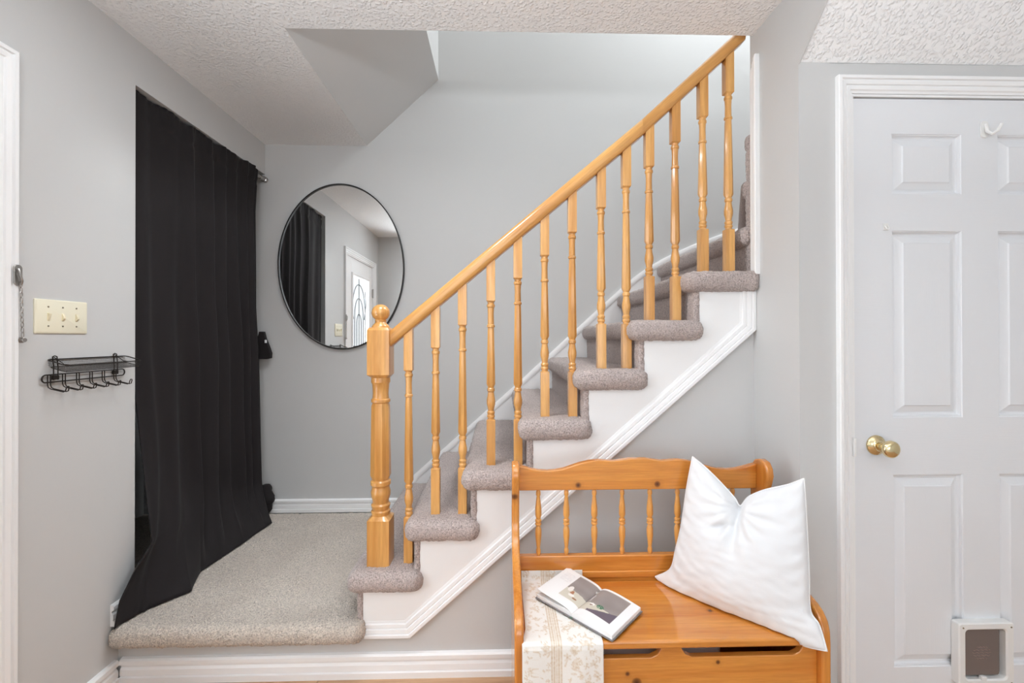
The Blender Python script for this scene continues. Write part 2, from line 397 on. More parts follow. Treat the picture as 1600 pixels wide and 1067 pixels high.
# ------------------------------------------------------------------ carpets
def fuzzy_box(x0, x1, y0, y1, z0, z1, r, step, amp, skip_back=False):
    mbx = MB(); idx = {}
    nx, ny, nz = (max(2, round((b-a)/step)) for a, b in ((x0, x1), (y0, y1), (z0, z1)))
    def vert(i, j, k):
        key = (i, j, k)
        if key in idx: return idx[key]
        p = Vector((x0+(x1-x0)*i/nx, y0+(y1-y0)*j/ny, z0+(z1-z0)*k/nz))
        q = Vector((min(max(p.x, x0+r), x1-r), min(max(p.y, y0+r), y1-.001 if skip_back else y1-r), min(max(p.z, z0+r), z1-r)))
        d = p - q
        if d.length > 1e-9:
            n_ = d.normalized(); p = q + n_*r if max(abs(d.x), abs(d.y), abs(d.z)) > r*.999 or d.length > r else p
            a = amp*(random.random()-.5)*2 + .002*noise.noise(p*18)
            p = p + n_*a + Vector((random.uniform(-1, 1), random.uniform(-1, 1), random.uniform(-1, 1)))*amp*.4
        idx[key] = len(mbx.v); mbx.v.append(tuple(p)); return idx[key]
    for i in range(nx):
        for j in range(ny):
            mbx.f.append((vert(i, j, nz), vert(i+1, j, nz), vert(i+1, j+1, nz), vert(i, j+1, nz)))
            mbx.f.append((vert(i, j, 0), vert(i, j+1, 0), vert(i+1, j+1, 0), vert(i+1, j, 0)))
    for i in range(nx):
        for k in range(nz):
            mbx.f.append((vert(i, 0, k), vert(i+1, 0, k), vert(i+1, 0, k+1), vert(i, 0, k+1)))
            mbx.f.append((vert(i, ny, k), vert(i, ny, k+1), vert(i+1, ny, k+1), vert(i+1, ny, k)))
    for j in range(ny):
        for k in range(nz):
            mbx.f.append((vert(0, j, k), vert(0, j, k+1), vert(0, j+1, k+1), vert(0, j+1, k)))
            mbx.f.append((vert(nx, j, k), vert(nx, j+1, k), vert(nx, j+1, k+1), vert(nx, j, k+1)))
    return mbx
ln = thing('carpeted_landing', 'low landing covered in beige pile carpet at the foot of the stairs', 'landing', (-.97, YS, .145))
obj('carpet_top', fuzzy_box(XL+.001, X1+.035, 1.628, YB-.001, .147, ZP, .033, .008, .0030), M['carpet'], ln, smooth=True, angle=180)
obj('closet_carpet', fuzzy_box(-2.12, XL+.004, 1.768, YB-.001, .16, ZP, .01, .03, .001), M['carpet'], ln, smooth=True, angle=180)

st = thing('staircase', 'closed-string staircase with taupe carpeted steps and a white panelled side', 'stairs', (.2, 2.2, 0))
for i in range(8):
    rx = X1 + RUN*i; zt = Z1 + RISE*i
    x1 = rx + RUN + .033
    y0 = YS - OV
    if i == 6: x1 = .996
    if i == 7:
        x1 = 1.5; y0 = 1.715
    if i < 7:
        t = obj('carpeted_tread', fuzzy_box(rx-.033, x1 if i < 6 else XF-.002, y0, YB-.014, zt-T, zt, .034, .0085, .0020), M['carpet_stair'], st, smooth=True, angle=180)
    else:
        t = obj('carpeted_tread', fuzzy_box(rx-.033+.03, x1, y0, YB-.014, zt-T, zt, .034, .012, .0016), M['carpet_stair'], st, smooth=True, angle=180)
    zb = (ZP if i == 0 else zt-RISE) - .03
    obj('carpeted_riser', fuzzy_box(rx + (.03 if i == 7 else 0), rx+.024+(.03 if i == 7 else 0), YS-.009 if i < 7 else 1.72, YB-.014, zb, zt-T+.03, .006, .009, .0012), M['carpet_stair'], st, smooth=True, angle=180)
    if i == 6:  # end of the tread wraps past the corner of the stair-end wall
        obj('tread_end', fuzzy_box(XF-.05, XF+.004, y0-.002, YS-.001, zt-T, zt, .022, .007, .0014), M['carpet_stair'], st, smooth=True, angle=180)
# winders turning towards the room behind the stair-end wall
def winder(a0, a1, zt, rr=1.6):
    pv = Vector((XF+.012, 1.73))
    def ray_pt(a):
        d = Vector((math.sin(a), math.cos(a)))
        t_ = min((YB-.02-pv.y)/max(d.y, 1e-6) if d.y > 0 else 9, (2.09-pv.x)/max(d.x, 1e-6))
        return pv + d*t_
    off = Vector((-math.cos(a0), math.sin(a0)))*.033
    p0, p1 = ray_pt(a0), ray_pt(a1)
    pts = [tuple(pv+off), tuple(pv + Vector((.02, -.005)))]
    pts.append(tuple(p1))
    if p0.y > YB-.03 and p1.y < YB-.03: pts.append((2.09, YB-.02))
    pts.append((min(p0.x, 2.09), p0.y)); q = p0+off; pts.append((q.x, min(q.y, YB-.02)))
    return pts, pv, p0
for k, (a0, a1) in enumerate([(27, 58), (58, 89)]):
    zt = Z1 + RISE*(8+k); pts, pv, p0 = winder(math.radians(a0), math.radians(a1), zt)
    obj('winder_tread', MB().prism(pts, zt-T, zt, 'xy'), M['carpet_stair'], st, bevel=.03, seg=4)
    d = (p0-pv); n_ = Vector((d.y, -d.x)).normalized()*.02
    obj('winder_riser', MB().prism([tuple(pv), tuple(p0), tuple(p0+n_), tuple(pv+n_)], zt-RISE-.02, zt-T+.01, 'xy'), M['carpet_stair'], st)
obj('corner_carpet_strip', fuzzy_box(XF+.001, XF+.03, 1.709, 1.75, 1.66, 2.0, .01, .008, .002), M['carpet_stair'], st, smooth=True, angle=180)
# white skirt under the treads
low = [(X1+.015, .155), (-.34, .155), (.966, 1.30), (.966, 1.46)]
saw = []
for i in range(6, -1, -1):
    rx = X1 + RUN*i + .018; zt = Z1 + RISE*i - T + .02
    if i == 6: saw += [(.966, zt), (rx, zt)]
    else: saw += [(X1+RUN*(i+1)+.018, zt), (rx, zt)]
obj('skirt_board', MB().prism([low[0], low[1], low[2]] + saw, YS-.006, YS+.02), M['white_panel'], st)
obj('skirt_moulding', MB().sweep(PROF, [(-.505, .150), (-.338, .150), (.9685, 1.291), (.9685, 1.49)], lambda a, b, d: (a, YS-.004-d, b)), M['trim'], st)

# ------------------------------------------------------------------ railing
rl = thing('stair_railing', 'varnished oak stair railing with turned balusters and a ball-topped newel post', 'railing', (-.464, 1.745, Z1))
NX, NY = -.464, 1.745
prof = [(.392, .043, 's'), (.57, .043, 's'), (.583, .034, 'c'), (.592, .036, 'c'), (.598, .036, 'c'), (.603, .031, 'c'), (.610, .034, 'c'), (.622, .036, 'c'), (.628, .030, 'c'),
        (.640, .031, 'c'), (.655, .036, 'c'), (.672, .037, 'c'), (.685, .033, 'c'), (.692, .033, 'c'), (.699, .038, 'c'), (.712, .038, 'c'), (.718, .031, 'c'), (.722, .031, 'o'),
        (.735, .036, 'o'), (1.0, .0325, 'o'), (1.012, .031, 'c'), (1.016, .036, 'c'), (1.026, .036, 'c'), (1.03, .031, 'c'), (1.05, .0295, 'c'), (1.085, .032, 'c'), (1.092, .036, 'c'), (1.104, .036, 'c'),
        (1.11, .036, 'c'), (1.122, .043, 's'), (1.292, .043, 's'), (1.302, .036, 's')]
nw = obj('newel_post', MB().lathe(prof, 32, 'z', (NX, NY, 0)), M['oak_z'], rl, smooth=True, angle=28)
bp_ = [(1.298, .034, 'c'), (1.306, .034, 'c'), (1.312, .030, 'c'), (1.318, .024, 'c'), (1.324, .020, 'c'), (1.331, .022, 'c'), (1.334, .020, 'c')]
for k in range(1, 12):
    a = math.pi*(k/12); zz = 1.360 - .033*math.cos(a); rr_ = .0345*math.sin(a)
    if zz > 1.336: bp_.append((zz, rr_, 'c'))
bp_.append((1.3925, .003, 'c'))
obj('ball_finial', MB().lathe(bp_, 32, 'z', (NX, NY, 0)), M['oak_z'], nw, smooth=True, angle=35)
def railz(x):
    if x < .55: return 1.262 + (x+.42)*.8434
    return 2.0801 + (x-.55)*.926
def baluster(x, zb, zt_u):
    """zb: tread top, zt_u: underside of the rail at x; returns local mesh"""
    h = .0172; o = []
    b0 = zb - .006; bt = zb + .180
    o += [(b0, h, 's'), (bt-.004, h, 's'), (bt, .0125, 'c'), (bt+.004, .0125, 'c'), (bt+.008, .015, 'c'), (bt+.013, .015, 'c'), (bt+.017, .0125, 'c'), (bt+.021, .0145, 'c'), (bt+.027, .015, 'c'), (bt+.032, .0115, 'c'),
          (bt+.042, .0125, 'c'), (bt+.058, .0165, 'c'), (bt+.072, .0168, 'c'), (bt+.09, .0135, 'c'), (bt+.105, .0115, 'c'), (bt+.109, .0145, 'c'), (bt+.118, .0145, 'c'), (bt+.122, .0115, 'c'), (bt+.126, .0122, 'o')]
    kt = zt_u - .155
    ring = kt - .095
    o += [(bt+.136, .0165, 'o'), (ring-.03, .0125, 'o'), (ring-.004, .0122, 'c'), (ring-.002, .0155, 'c'), (ring+.005, .0155, 'c'), (ring+.008, .0125, 'c'), (ring+.05, .0118, 'c'), (kt-.022, .013, 'c'), (kt-.018, .0155, 'c'), (kt-.010, .0155, 'c'),
          (kt-.007, .0125, 'c'), (kt, .013, 'c'), (kt+.005, h, 's'), (zt_u+.012, h, 's')]
    sl = .8434 if x < .55 else .926
    m_ = MB().lathe([(a-zb, b, c_) for a, b, c_ in o], 16, 'z')
    # slant the top cap to follow the rail
    n_ = len(m_.v)
    for q in range(n_-16, n_):
        v_ = m_.v[q]; m_.v[q] = (v_[0], v_[1], v_[2] + sl*v_[0])
    return m_
bx = [-.356, -.252, -.148, -.038, .067, .172, .28, .394, .493, .584, .688, .798, .901]
tr = [0, 1, 1, 2, 2, 3, 3, 4, 4, 5, 5, 6, 6]
for x, i in zip(bx, tr):
    zb = Z1 + RISE*i - .004
    obj('baluster', baluster(x, zb, railz(x) - .028), M['oak_z'], rl, loc=(x, 1.745, zb), smooth=True, angle=28, world=False)
# handrail, bread-loaf section, in two lengths meeting at a joint
def rail_len(x0, x1, dz, sc_=1.0):
    dx = Vector((1, 0, .8434 if x1 < .6 else .926)).normalized(); up = Vector((-dx.z, 0, dx.x))
    sec = [(-.020, -.024), (-.025, -.019), (-.0275, -.008), (-.029, .003), (-.028, .012), (-.023, .020), (-.013, .025), (0, .0265), (.013, .025), (.023, .020), (.028, .012), (.029, .003), (.0275, -.008), (.025, -.019), (.020, -.024)]
    rings = []
    for x in (x0, x1):
        p = Vector((x, 1.745, railz(x)+dz)); ring = []
        for a, b in sec:
            q = p + Vector((0, a*sc_, 0)) + up*(b*sc_)
            q = q + dx*((x - q.x)/dx.x)
            ring.append(tuple(q))
        rings.append(ring)
    return MB().rings(rings)
obj('handrail', rail_len(-.425, .552, 0), M['oak_x'], rl, smooth=True, angle=50)
obj('handrail', rail_len(.552, .96, 0, .94), M['oak_x'], rl, smooth=True, angle=50)

# ------------------------------------------------------------------ closet door (door_1)
d1 = S(thing('door_1', 'white six-panel closet door with a brass knob and cat flap', 'door', (1.576, YD, 0)))
DY = YD + .004
mb = MB(); DX0, DX1 = 1.153, 1.999
for a, b in ((DX0, 1.28), (1.515, 1.637), (1.872, DX1)): mb.box(a, b, DY, DY+.035, .008, 2.043)
for a, b in ((.008, .186), (.814, 1.0), (1.611, 1.732), (1.929, 2.043)):
    for p, q in ((1.28, 1.515), (1.637, 1.872)): mb.box(p, q, DY, DY+.035, a, b)
def door_paint():
    m, nt, b = newmat('moulded_door_paint', (228, 230, 233), .38, spec=.4)
    v = coords(nt, (14, 14, 160)); n = nd(nt, 'ShaderNodeTexNoise', Scale=1.0, Detail=4.0, Distortion=.8); nt.links.new(v, n.inputs['Vector'])
    bump(nt, b, n.outputs[0], .25, .0012); return m
M['door'] = door_paint()
def door_paint_v():
    m, nt, b = newmat('moulded_panel_paint', (228, 230, 233), .38, spec=.4)
    v = coords(nt, (160, 14, 10)); n = nd(nt, 'ShaderNodeTexNoise', Scale=1.0, Detail=4.0, Distortion=1.2); nt.links.new(v, n.inputs['Vector'])
    bump(nt, b, n.outputs[0], .25, .0012); return m
M['door_v'] = door_paint_v()
sl = obj('door_slab', mb, M['door'], d1)
pp = [(0, 0), (.002, .003), (.004, .003), (.006, .009), (.010, .0125), (.016, .013), (.019, .011), (.037, .004), (.040, .001)]
for a, b in ((.186, .814), (1.0, 1.611), (1.732, 1.929)):
    for p, q in ((1.28, 1.515), (1.637, 1.872)):
        rings = [[(p+w_, DY+d_, a+w_), (q-w_, DY+d_, a+w_), (q-w_, DY+d_, b-w_), (p+w_, DY+d_, b-w_)] for w_, d_ in pp]
        m_ = MB().rings(rings, caps=False); n_ = len(m_.v); m_.f.append((n_-4, n_-3, n_-2, n_-1))
        m_.box(p+.0005, q-.0005, DY+.015, DY+.030, a+.0005, b-.0005)
        obj('door_panel', m_, M['door_v'], d1)
obj('door_casing', MB().sweep([(w_*.93, d_) for w_, d_ in PROF], [(2.063, 0), (2.063, 2.110), (1.090, 2.110), (1.090, 0)], lambda a, b, d: (a, YD-d, b)), M['trim'], d1)
mb = MB(); mb.box(1.142, 1.149, YD-.002, YD+.075, 0, 2.049); mb.box(2.003, 2.012, YD-.002, YD+.075, 0, 2.049); mb.box(1.142, 2.012, YD-.002, YD+.075, 2.047, 2.054)
obj('door_jamb', mb, M['trim'], d1)
obj('gap_shade_sheet', MB().box(1.149, 2.003, DY+.045, DY+.05, 0, 2.047), M['gap_shade'], d1)  # dark sheet standing in for the shade behind the slab's edges
kb = obj('door_knob', MB().lathe([(-.030, .011, 'c'), (-.036, .012, 'c'), (-.040, .017, 'c'), (-.046, .0235, 'c'), (-.054, .027, 'c'), (-.062, .0265, 'c'), (-.067, .022, 'c'), (-.070, .014, 'c'), (-.071, .003, 'c')], 32, 'y', (1.223, DY, .911)), M['brass'], d1, smooth=True, angle=60)
obj('rosette', MB().lathe([(0, .0325, 'c'), (-.003, .0325, 'c'), (-.006, .030, 'c'), (-.010, .020, 'c'), (-.013, .0155, 'c'), (-.017, .0145, 'c'), (-.018, .010, 'c'), (-.034, .0095, 'c')], 32, 'y', (1.223, DY, .911)), M['brass'], kb, smooth=True, angle=50)
obj('strike_plate', MB().box(1.138, 1.146, YD-.0125, YD-.004, .878, .938), M['white_plastic'], d1, bevel=.001)
# cat flap
fy = YD - .022
def rrect(x0, x1, z0, z1, r, n=6):
    pts = []
    for cx, cz, a0 in ((x1-r, z1-r, 0), (x0+r, z1-r, 90), (x0+r, z0+r, 180), (x1-r, z0+r, 270)):
        for k in range(n+1):
            a = math.radians(a0 + 90*k/n); pts.append((cx+r*math.cos(a), cz+r*math.sin(a)))
    return pts
fx0, fx1, fz0, fz1 = 1.472, 1.655, .139, .341
o_ = rrect(fx0, fx1, fz0, fz1, .008); i_ = rrect(1.492, 1.634, .156, .323, .014); i2_ = rrect(1.496, 1.630, .160, .319, .012)
o2_ = rrect(fx0+.003, fx1-.003, fz0+.003, fz1-.003, .006)
mb = MB()
mb.rings([[(a, DY, b) for a, b in o_], [(a, fy+.003, b) for a, b in o_], [(a, fy, b) for a, b in o2_], [(a, fy, b) for a, b in i_], [(a, fy+.004, b) for a, b in i2_], [(a, DY-.002, b) for a, b in i2_]], caps=False)
cf = obj('cat_flap_frame', mb, M['white_plastic'], d1, smooth=True, angle=35)
obj('flap', MB().prism(rrect(1.500, 1.615, .168, .318, .006), fy+.010, fy+.013), M['smoke_flap'], cf, bevel=.001)
obj('flap_back', MB().box(1.490, 1.640, DY-.0035, DY-.0015, .152, .328), M['smoke_flap'], cf)
obj('flap_hinge', MB().tube([(1.498, fy+.008, .319), (1.628, fy+.008, .319)], .004), M['smoke_flap'], cf, smooth=True)
for x, z in ((1.486, .327), (1.645, .327), (1.486, .148), (1.645, .148)):
    obj('screw', MB().lathe([(0, .0028, 'c'), (-.0012, .0024, 'c')], 10, 'y', (x, fy, z)), M['screw'], cf)
obj('latch', MB().box(1.545, 1.562, fy-.002, fy+.010, .158, .170), M['white_plastic'], cf, bevel=.002)
mb = MB()
for k in range(5):
    zz = .222 + k*.009; hw = [.020, .028, .031, .028, .018][k]
    mb.tube([(1.557 + hw*t_/6, fy+.0098, zz + .002*math.sin(t_*2.1+k)) for t_ in range(-6, 7)], .0009, 4)
obj('flap_emblem', mb, M['smoke_light'], cf)

# ------------------------------------------------------------------ front door (door_2) on the left wall
d2 = S(thing('door_2', 'white front door with a leaded glass panel seen in the mirror', 'door', (XL, .83, 0)))
mb = MB(); xa, xb = XL-.052, XL-.008
mb.box(xa, xb, .43, .56, .01, 2.035); mb.box(xa, xb, 1.10, 1.23, .01, 2.035); mb.box(xa, xb, .56, 1.10, .01, .30); mb.box(xa, xb, .56, 1.10, 1.88, 2.035)
obj('door_slab', mb, M['trim'], d2, bevel=.002)
obj('glass_panel', MB().box(XL-.034, XL-.028, .56, 1.10, .30, 1.88), M['glass'], d2)
fr = obj('glass_frame', MB().sweep([(0, 0), (0, .012), (.010, .018), (.024, .012), (.026, 0)], [(.55, .29), (1.11, .29), (1.11, 1.89), (.55, 1.89)], lambda a, b, d: (XL-.010+d, a, b), closed=True), M['trim'], d2, smooth=True, angle=30)
mb = MB(); gx = XL-.024
def came(pts, r=.0045): mb.tube([(gx, a, b) for a, b in pts], r, 6)
cy = .83
for hw, zt, zb in ((.20, 1.80, .45), (.135, 1.66, .60), (.07, 1.50, .75)):
    came([(cy-hw, zb)] + [(cy-hw, zb+(zt-hw-zb)*k/3) for k in (1, 2)] + [(cy - hw*math.cos(math.pi*k/12), zt-hw*1.3 + hw*1.3*math.sin(math.pi*k/12)) for k in range(13)] + [(cy+hw, zb)])
came([(cy, .32), (cy, 1.86)]); came([(.58, 1.18), (1.08, 1.18)], .004)
for s_ in (-1, 1):
    came([(cy+s_*.03, .45), (cy+s_*.10, .62), (cy+s_*.07, .75), (cy, .62)]); came([(cy+s_*.17, 1.45), (cy+s_*.23, 1.60), (cy+s_*.2, 1.75)])
    came([(cy+s_*.21, .34), (cy+s_*.18, .5), (cy+s_*.24, .7)])
obj('leaded_came', mb, M['lead'], d2)
obj('door_casing', MB().sweep([(w_*1.05, d_) for w_, d_ in PROF], [(1.331, 0), (1.331, 2.092), (.342, 2.092), (.342, 0)], lambda a, b, d: (XL+d, a, b)), M['trim'], d2)
mb = MB(); mb.box(XL-.07, XL+.001, 1.232, 1.270, 0, 2.045); mb.box(XL-.07, XL+.001, .405, .428, 0, 2.045); mb.box(XL-.07, XL+.001, .405, 1.27, 2.037, 2.055)
obj('door_jamb', mb, M['trim'], d2)
for z in (.25, 1.75):
    obj('hinge', MB().box(XL-.008, XL+.003, .420, .434, z-.045, z+.045).tube([(XL+.004, .427, z-.05), (XL+.004, .427, z+.05)], .006), M['nickel'], d2)
lv = obj('door_handle', MB().lathe([(0, .026, 'c'), (.008, .026, 'c'), (.010, .012, 'c'), (.045, .011, 'c'), (.055, .022, 'c'), (.07, .024, 'c'), (.078, .012, 'c')], 20, 'x', (XL-.008, 1.175, .96)), M['brass'], d2, smooth=True)

# door chain on the casing
ch = thing('door_chain', 'silver security door chain hanging on the front door casing', 'chain', (XL+.012, 1.325, 1.47))
obj('keeper_plate', MB().prism(rrect(1.314, 1.336, 1.415, 1.475, .009), XL+.0165, XL+.021, 'yz'), M['nickel'], ch, bevel=.001)
mb = MB()
def link(c, vertical, r=.0012, a=.0035, b=.009):
    pts = []
    for k in range(17):
        t_ = 2*math.pi*k/16; u_ = a*math.cos(t_); v_ = b*math.sin(t_)
        pts.append((c[0], c[1]+u_, c[2]+v_) if vertical else (c[0]+u_, c[1], c[2]+v_))
    mb.tube(pts, r, 6)
lb = []
for k in range(11):
    mb = MB(); link((XL+.0225, 1.330+.001*k*.5, 1.418-.0145*k), k % 2 == 0)
    lb.append(obj('chain_link', mb, M['nickel'], ch, smooth=True))
mb = MB(); mb.lathe([(0, .009, 'c'), (.003, .009, 'c'), (.004, .005, 'c'), (.009, .0045, 'c'), (.0095, .006, 'c'), (.012, .006, 'c')], 16, 'x', (XL+.0165, 1.336, 1.258))
obj('end_button', mb, M['nickel'], ch, smooth=True)
mb = MB(); mb.tube([(XL+.024, 1.322, 1.462), (XL+.028, 1.322, 1.45), (XL+.028, 1.328, 1.428), (XL+.023, 1.330, 1.418)], .003)
obj('slide_bolt', mb, M['nickel'], ch, smooth=True)

# ------------------------------------------------------------------ switch plate
sp = thing('light_switch_plate', 'cream plastic triple light switch plate on the grey left wall', 'light switch', (XL, 1.472, 1.331))
mb = MB().rings([[(XL+x_, y_, z_) for y_, z_ in rrect(1.386+i_, 1.558-i_, 1.278+i_, 1.384-i_, .003)] for x_, i_ in ((0, 0), (.0035, 0), (.006, .004))])
obj('plate', mb, M['cream'], sp, smooth=True, angle=30)
for k, y in enumerate((1.4255, 1.4715, 1.5175)):
    obj('toggle', MB().prism([(XL+.004, 1.343), (XL+.004, 1.317), (XL+.0075, 1.318), (XL+.0135, 1.325 if k else 1.336), (XL+.0135, 1.331 if k else 1.341), (XL+.0075, 1.342)], y-.0036, y+.0036, 'xz'), M['cream_dark'], sp, bevel=.001)
    for z in (1.361, 1.301):
        obj('screw', MB().lathe([(0, .0028, 'c'), (.0015, .0024, 'c')], 10, 'x', (XL+.0058, y, z)), M['screw'], sp)

# ------------------------------------------------------------------ hook rack
hr = thing('hook_rack', 'dark wire wall rack with a mesh basket above six hooks', 'hook rack', (XL, 1.56, 1.137))
ya, yb, xo = 1.421, 1.716, XL+.063
def bz(x, top=True):  # basket slopes down away from the wall
    return (1.198 if top else 1.176) - (x-XL)/.063*.019
def ring2(off, top):
    pts = []
    x0_, x1_ = XL+.004+off, xo-off; y0_, y1_ = ya+off, yb-off
    for x_, y_ in rrect(x0_, x1_, y0_, y1_, .012, 4): pts.append((x_, y_, bz(x_, top)))
    pts.append(pts[0]); return pts
mb = MB(); mb.tube(ring2(0, True), .0019, 8); mb.tube(ring2(.004, False), .0012, 6)
obj('basket_rim', mb, M['wire'], hr, smooth=True)
mb = MB()
for k in range(1, 62):
    y = ya + .003 + (yb-ya-.006)*k/62
    mb.tube([(XL+.005, y, bz(XL, True)), (XL+.008, y, bz(XL, False)), (xo-.004, y, bz(xo, False)), (xo-.0005, y, bz(xo, True))], .0004, 3)
for k in range(1, 13):
    x = XL+.004 + (xo-XL-.006)*k/13
    mb.tube([(x, ya+.001, bz(x, True)), (x, ya+.005, bz(x, False)), (x, yb-.005, bz(x, False)), (x, yb-.001, bz(x, True))], .0004, 3)
for t_ in (.25, .5, .75):
    for off, xx in ((0, XL+.006), (0, xo-.0025)):
        mb.tube([(xx, ya+.003, bz(xx, True)-.022*t_), (xx, yb-.003, bz(xx, True)-.022*t_)], .0004, 3)
obj('wire_mesh', mb, M['wire'], hr, kind='stuff')
mb = MB(); pts = [(XL+.008, a, b) for a, b in rrect(1.404, 1.705, 1.126, 1.149, .0112, 6)]; pts.append(pts[0]); mb.tube(pts, .0022, 8)
obj('hook_bar', mb, M['wire'], hr, smooth=True)
for y in (1.445, 1.665):
    mb = MB()
    for s_ in (-1, 1):
        mb.tube([(XL+.010, y+s_*.007, 1.132), (XL+.010, y+s_*.007, 1.175), (XL+.007, y+s_*.007, 1.205)], .0017, 6)
    mb.tube([(XL+.007, y-.007, 1.205), (XL+.006, y, 1.208), (XL+.007, y+.007, 1.205)], .0017, 6)
    mb.tube([(XL+.010, y-.007, 1.205), (xo-.02, y-.007, bz(xo)+.002), (xo, y-.006, bz(xo))], .0013, 6)
    mb.box(XL+.003, XL+.012, y-.009, y+.009, 1.133, 1.146)
    obj('bracket', mb, M['wire'], hr, smooth=True)
for k in range(6):
    y = 1.424 + k*.0475; mb = MB(); a = .0045
    path = [(XL+.010, 1.150), (XL+.010, 1.118), (XL+.013, 1.110), (XL+.020, 1.106), (XL+.058, 1.097), (XL+.064, 1.099), (XL+.067, 1.110)]
    for s_ in (-1, 1): mb.tube([(x_, y+s_*a, z_) for x_, z_ in path], .0017, 6)
    x_, z_ = path[-1]; mb.tube([(x_, y-a, z_), (x_+.0005, y-a*.5, z_+.004), (x_+.0005, y+a*.5, z_+.004), (x_, y+a, z_)], .0017, 6)
    obj('hook', mb, M['wire'], hr, smooth=True)

# ------------------------------------------------------------------ mirror
mi = thing('oval_mirror', 'large oval wall mirror in a thin black metal frame', 'mirror', (-.95, YB, 1.19))
mc = (-.951, 1.689); ax, az, tl = .3735, .495, math.radians(2)
def ell(k, n, ro, y):
    t_ = 2*math.pi*k/n; x_ = (ax+ro)*math.cos(t_); z_ = (az+ro)*math.sin(t_)
    return (mc[0] + x_*math.cos(tl) - z_*math.sin(tl), y, mc[1] + x_*math.sin(tl) + z_*math.cos(tl))
N = 128
mb = MB().rings([[ell(k, N, ro, y_) for k in range(N)] for ro, y_ in ((-.007, YB-.012), (-.007, YB-.024), (-.0055, YB-.0255), (-.0015, YB-.0255), (0, YB-.024), (0, YB-.001))], caps=False)
obj('frame', mb, M['black_metal'], mi, smooth=True, angle=30)
m_ = MB(); m_.v = [ell(k, N, -.006, YB-.016) for k in range(N)] + [ell(k, N, -.006, YB-.003) for k in range(N)]
m_.f = [tuple(range(N)), tuple(range(2*N-1, N-1, -1))] + [(k, (k+1) % N, N+(k+1) % N, N+k) for k in range(N)]
obj('mirror_glass', m_, M['mirror'], mi)

# ------------------------------------------------------------------ curtain and rod
rd = thing('curtain_rod', 'thin metal tension rod holding up the black curtain', 'curtain rod', (-1.42, 2.2, 2.2))
ra, rb = Vector((-1.452, 1.766, 2.213)), Vector((-1.409, YB-.001, 2.209))
obj('rod', MB().tube([ra, rb], .0095, 16), M['nickel'], rd, smooth=True)
obj('rod_end', MB().tube([rb-Vector((0, .055, 0)), rb-Vector((0, .022, 0)), rb-Vector((0, .02, 0)), rb], [.0135, .0135, .018, .018], 16), M['nickel'], rd, smooth=True)
obj('rod_end', MB().tube([ra, ra+Vector((0, .02, 0)), ra+Vector((0, .022, 0)), ra+Vector((0, .04, 0))], [.018, .018, .0135, .0135], 16), M['nickel'], rd, smooth=True)
def interp(tab, z):
    if z >= tab[0][0]: return Vector(tab[0][1:])
    for (a, *p), (b, *q) in zip(tab, tab[1:]):
        if z >= b:
            f = (a-z)/(a-b); f = f*f*(3-2*f) if False else f
            return Vector(p).lerp(Vector(q), f)
    return Vector(tab[-1][1:])
E0 = [(2.24, -1.436, 1.772), (1.2, -1.440, 1.782), (.979, -1.444, 1.813), (.777, -1.42, 1.812), (.609, -1.38, 1.787), (.474, -1.33, 1.752), (.40, -1.352, 1.688), (.32, -1.368, 1.645), (.225, -1.375, 1.630)]
L0 = [(2.24, -1.436, 1.772), (.225, -1.44, 1.79)]
E1 = [(2.24, -1.393, 2.604), (1.987, -1.398, 2.592), (1.44, -1.405, 2.616), (1.143, -1.405, 2.648), (.617, -1.405, 2.668), (.225, -1.41, 2.695)]
hem = [(0, -1.375, 1.632), (.12, -1.35, 1.752), (.30, -1.262, 1.866), (.38, -1.328, 2.02), (.66, -1.298, 2.292), (.93, -1.283, 2.54), (1, -1.42, 2.70)]
def hemp(s):
    for (a, *p), (b, *q) in zip(hem, hem[1:]):
        if s <= b: return Vector(p).lerp(Vector(q), (s-a)/(b-a))
    return Vector(hem[-1][1:])
nS, nT = 260, 150
ridges = [(.07, .05, .5), (.24, .07, .55), (.385, .045, 1.0), (.53, .05, 1.0), (.66, .035, .8), (.765, .035, 1.0), (.87, .03, .8), (.955, .03, .9)]
def fold(Y, z, s):
    """outward offset of the cloth: rounded pleats of uneven width that lean and merge on the way down"""
    dz = 2.24 - z
    A = .011 + .030*min(1, dz/.9)
    v_ = 0
    for k, (c0, w0, a0) in enumerate(ridges):
        c_ = c0 + .012*math.sin(k*2.3+dz*1.6) - .03*dz*(c0-.3)*.25
        w_ = w0*(1 + .25*math.sin(k*1.7+dz*1.1))
        x_ = (s-c_)/w_
        v_ += a0*math.exp(-x_*x_*(1.0 if x_ < 0 else 2.2))
    return A*(v_ - .45)
m_ = MB()
